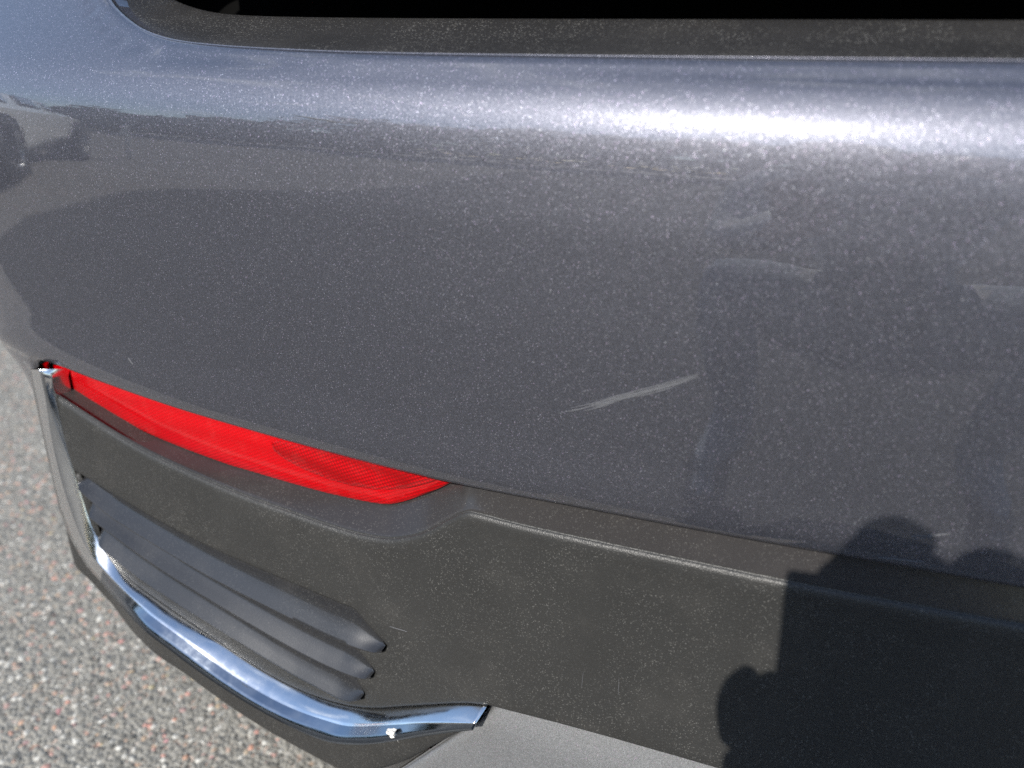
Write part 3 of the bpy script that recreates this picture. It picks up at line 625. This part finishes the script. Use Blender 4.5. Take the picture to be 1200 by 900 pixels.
def hedge(path, h, label):
    P = np.array(path, float); m_ = 14000; t = rng.uniform(0, len(P) - 1 - 1e-6, m_); k_ = t.astype(int); f = (t - k_)[:, None]
    c2 = P[k_] * (1 - f) + P[k_ + 1] * f + rng.normal(0, .35, (m_, 2)); z = rng.uniform(.05, 1, m_) ** .8 * h * rng.uniform(.85, 1.08, m_)
    c = np.column_stack([c2, z]); a = rng.normal(0, 1, (m_, 2, 3)) * .17
    V = np.stack([c - a[:, 0], c + a[:, 1], c + a[:, 0], c - a[:, 1]], 1).reshape(-1, 3); V[:, 2] = np.maximum(V[:, 2], .005)
    o = mesh('hedge', V, np.arange(m_ * 4).reshape(-1, 4), LEAF, None, smooth=False); tag(o, label, 'hedge')
hedge([(-29, 18), (-29, -10), (-25, -17), (-18, -24), (8, -27)], 3.4, 'long clipped green hedge under the trees round the car park')

# ------------------------------------------------------------------ the photographer, whose shadow lies on the bumper
SKIN = plain('skin', (.50, .30, .22), .5); JACK = plain('light grey jacket', (.52, .52, .52), .85); TROU = plain('pale jeans', (.34, .38, .44), .9); HAIR = plain('brown hair', (.10, .07, .045), .6); SHOE = plain('black shoe', (.015, .015, .016), .5)
def skin_mesh(verts, edges, radii, level=2):
    me = bpy.data.meshes.new('tmp'); me.from_pydata(verts, edges, []); o = bpy.data.objects.new('tmp', me); col.objects.link(o)
    md = o.modifiers.new('skin', 'SKIN'); md.use_smooth_shade = True
    for v, r_ in zip(me.skin_vertices[0].data, radii): v.radius = (r_, r_) if np.ndim(r_) == 0 else r_
    me.skin_vertices[0].data[0].use_root = True
    o.modifiers.new('sub', 'SUBSURF').levels = level; o.modifiers['sub'].render_levels = level
    dg = bpy.context.evaluated_depsgraph_get(); out = bpy.data.meshes.new_from_object(o.evaluated_get(dg)); bpy.data.objects.remove(o); return out
# joints: the figure crouches behind the lens, both hands on the phone
J = {'pelvis': (-.02, -1.10, .30), 'waist': (-.03, -1.05, .46), 'chest': (-.05, -.96, .63), 'upper': (-.065, -.89, .77), 'neck': (-.085, -.845, .86), 'head0': (-.125, -.80, .925), 'head1': (-.150, -.775, 1.03),
     'lsh': (-.235, -.86, .77), 'lel': (-.275, -.66, .60), 'lwr': (-.175, -.455, .672), 'rsh': (.105, -.86, .78), 'rel': (.19, -.60, .78), 'rwr': (-.045, -.430, .893),
     'lhip': (-.11, -1.10, .29), 'lkn': (-.30, -.78, .46), 'lan': (-.26, -.95, .10), 'ltoe': (-.30, -.77, .045), 'rhip': (.07, -1.10, .29), 'rkn': (.24, -.78, .46), 'ran': (.20, -.95, .10), 'rtoe': (.24, -.77, .045)}
names = list(J); E_ = [('pelvis', 'waist'), ('waist', 'chest'), ('chest', 'upper'), ('upper', 'neck'), ('neck', 'head0'), ('head0', 'head1'), ('upper', 'lsh'), ('lsh', 'lel'), ('lel', 'lwr'), ('upper', 'rsh'), ('rsh', 'rel'), ('rel', 'rwr'), ('pelvis', 'lhip'), ('lhip', 'lkn'), ('lkn', 'lan'), ('lan', 'ltoe'), ('pelvis', 'rhip'), ('rhip', 'rkn'), ('rkn', 'ran'), ('ran', 'rtoe')]
RD = dict(pelvis=.15, waist=.14, chest=.155, upper=.13, neck=.058, head0=.075, head1=.085, lsh=.075, lel=.052, lwr=.046, rsh=.075, rel=.052, rwr=.050, lhip=.10, lkn=.066, lan=.045, ltoe=.04, rhip=.10, rkn=.066, ran=.045, rtoe=.03)
bm = bmesh.new(); me = skin_mesh([J[n] for n in names], [(names.index(a), names.index(b)) for a, b in E_], [RD[n] for n in names]); bm.from_mesh(me)
def add(me_): bm.from_mesh(me_)
def blob_at(c, r_):
    m_ = bpy.data.meshes.new('b'); b2 = bmesh.new(); bmesh.ops.create_uvsphere(b2, u_segments=12, v_segments=8, radius=r_); bmesh.ops.translate(b2, verts=b2.verts, vec=c); b2.to_mesh(m_); b2.free(); return m_
def hand(wr, palm, fingers, thumb):
    """palm block and five unequal bent fingers"""
    add(skin_mesh([wr, tuple(.5 * (np.array(wr) + palm[0])), palm[0], palm[1]], [(0, 1), (1, 2), (2, 3)], [(.026, .020), (.032, .020), (.040, .018), (.036, .015)]))
    for f in fingers: add(skin_mesh([tuple(p) for p in f], [(i, i + 1) for i in range(len(f) - 1)], [.0098, .0092, .0085, .007][:len(f)]))
    add(skin_mesh([tuple(p) for p in thumb], [(i, i + 1) for i in range(len(thumb) - 1)], [.014, .0115, .010, .008][:len(thumb)]))
hand(J['lwr'], [np.array((-.178, -.415, .708)), np.array((-.180, -.402, .732))],
     [[(-.206 + .010 * i, -.408, .722), (-.211 + .012 * i, -.380 - .003 * i, .736), (-.208 + .014 * i, -.3785, .754 + .002 * i), (-.200 + .015 * i, -.382, .772)] for i in range(4)],
     [(-.184, -.418, .722), (-.190, -.412, .745), (-.184, -.402, .768), (-.172, -.399, .785)])
hand(J['rwr'], [np.array((-.095, -.412, .888)), np.array((-.122, -.404, .888))],
     [[(-.125, -.400, .868 + .011 * i), (-.150 + .001 * i, -.394, .877 + .010 * i), (-.170 + .004 * i, -.396, .874 + .0095 * i), (-.178 + .006 * i, -.400, .862 + .0095 * i)] for i in range(4)],
     [(-.100, -.410, .872), (-.112, -.404, .846), (-.120, -.402, .824), (-.126, -.402, .806)])
add(blob_at((-.128, -.406, .884), .017)); add(blob_at((-.140, -.404, .876), .014))
# facial features
hd = np.array(J['head1']); fw = np.array((-.28, .93, -.24)); fw /= np.linalg.norm(fw); rt = np.cross(fw, (0, 0, 1)); rt /= np.linalg.norm(rt); upv = np.cross(rt, fw)
def blob(c, r_, sc_=(1, 1, 1), mi=0):
    m_ = bpy.data.meshes.new('b'); b2 = bmesh.new(); bmesh.ops.create_uvsphere(b2, u_segments=12, v_segments=8, radius=r_)
    for v in b2.verts: v.co = Vector(c) + Vector(rt) * v.co.x * sc_[0] + Vector(fw) * v.co.y * sc_[1] + Vector(upv) * v.co.z * sc_[2]
    b2.to_mesh(m_); b2.free(); return m_
hc = hd - upv * .035
add(blob(hc, .088, (.88, 1.08, 1.30)))
add(blob(hc + fw * .095 - upv * .012, .016, (.8, 1.1, 1.6)))
for s in (-1, 1): add(blob(hc + rt * s * .078 - upv * .005, .022, (.35, .7, 1.3)))
add(blob(hc + fw * .083 - upv * .055, .020, (1.2, .5, .4)))
pm = bpy.data.meshes.new('person'); bm.to_mesh(pm); bm.free()
person = bpy.data.objects.new('person', pm); col.objects.link(person); pm.polygons.foreach_set('use_smooth', [True] * len(pm.polygons))
for m_ in (SKIN, JACK, TROU, SHOE): pm.materials.append(m_)
lw, rw = np.array(J['lwr']), np.array(J['rwr'])
for p in pm.polygons:
    c = np.array(p.center)
    if c[2] > .885 and np.linalg.norm(c - hc) < .16: k_ = 0
    elif (np.dot(c - lw, np.array((-.015, .04, .028))) > -.0002 and c[1] > -.47 and c[0] < 0): k_ = 0
    elif c[0] < -.015 and c[1] > -.47 and c[2] > .78: k_ = 0
    elif c[2] < .085: k_ = 3
    elif c[2] < .36 or (c[1] < -.7 and abs(c[0] + .03) > .15 and c[2] < .54): k_ = 2
    else: k_ = 1
    p.material_index = k_
tag(person, 'person in light grey jacket crouching with phone, casting the shadow on the bumper', 'person')
for s in (-1, 1):
    e = link('eye', blob(hc + fw * .086 + rt * s * .032 + upv * .012, .011, (1.2, .6, .8)), plain('eye', (.05, .03, .02), .2), person)
hm = blob(hc - fw * .016 + upv * .026, .094, (.94, 1.08, 1.16)); h_ = link('hair', hm, HAIR, person)
# the phone
def box(name, c, s, mat, parent, rot=None, bev=.004):
    b2 = bmesh.new(); bmesh.ops.create_cube(b2, size=1)
    for v in b2.verts: v.co = Vector((v.co.x * s[0], v.co.y * s[1], v.co.z * s[2]))
    bmesh.ops.bevel(b2, geom=b2.edges[:], offset=bev, segments=3, affect='EDGES', profile=.5)
    m_ = bpy.data.meshes.new(name); b2.to_mesh(m_); b2.free()
    if rot is not None: m_.transform(rot)
    m_.transform(Matrix.Translation(Vector(c))); return link(name, m_, mat, parent)
rotp = Matrix.Rotation(R(YAW * .35), 4, 'Z') @ Matrix.Rotation(R(-PITCH * .8), 4, 'X')
px_ = Vector((CAMX, CAMY, CAMZ)) + rotp @ Vector((.062, -.0068, -.0245))
phone = box('smartphone', px_, (.152, .0078, .079), plain('phone glass', (.02, .02, .022), .1), None, rotp, .0036)
tag(phone, 'black smartphone held in both hands of the crouching person', 'phone')
box('screen', px_ + rotp @ Vector((0, -.0042, 0)), (.144, .0008, .072), plain('phone screen', (.03, .035, .04), .05), phone, rotp, .0002)
box('camera_bump', px_ + rotp @ Vector((-.062, .0036, .020)), (.026, .0020, .026), plain('phone bump', (.01, .01, .011), .2), phone, rotp, .0006)
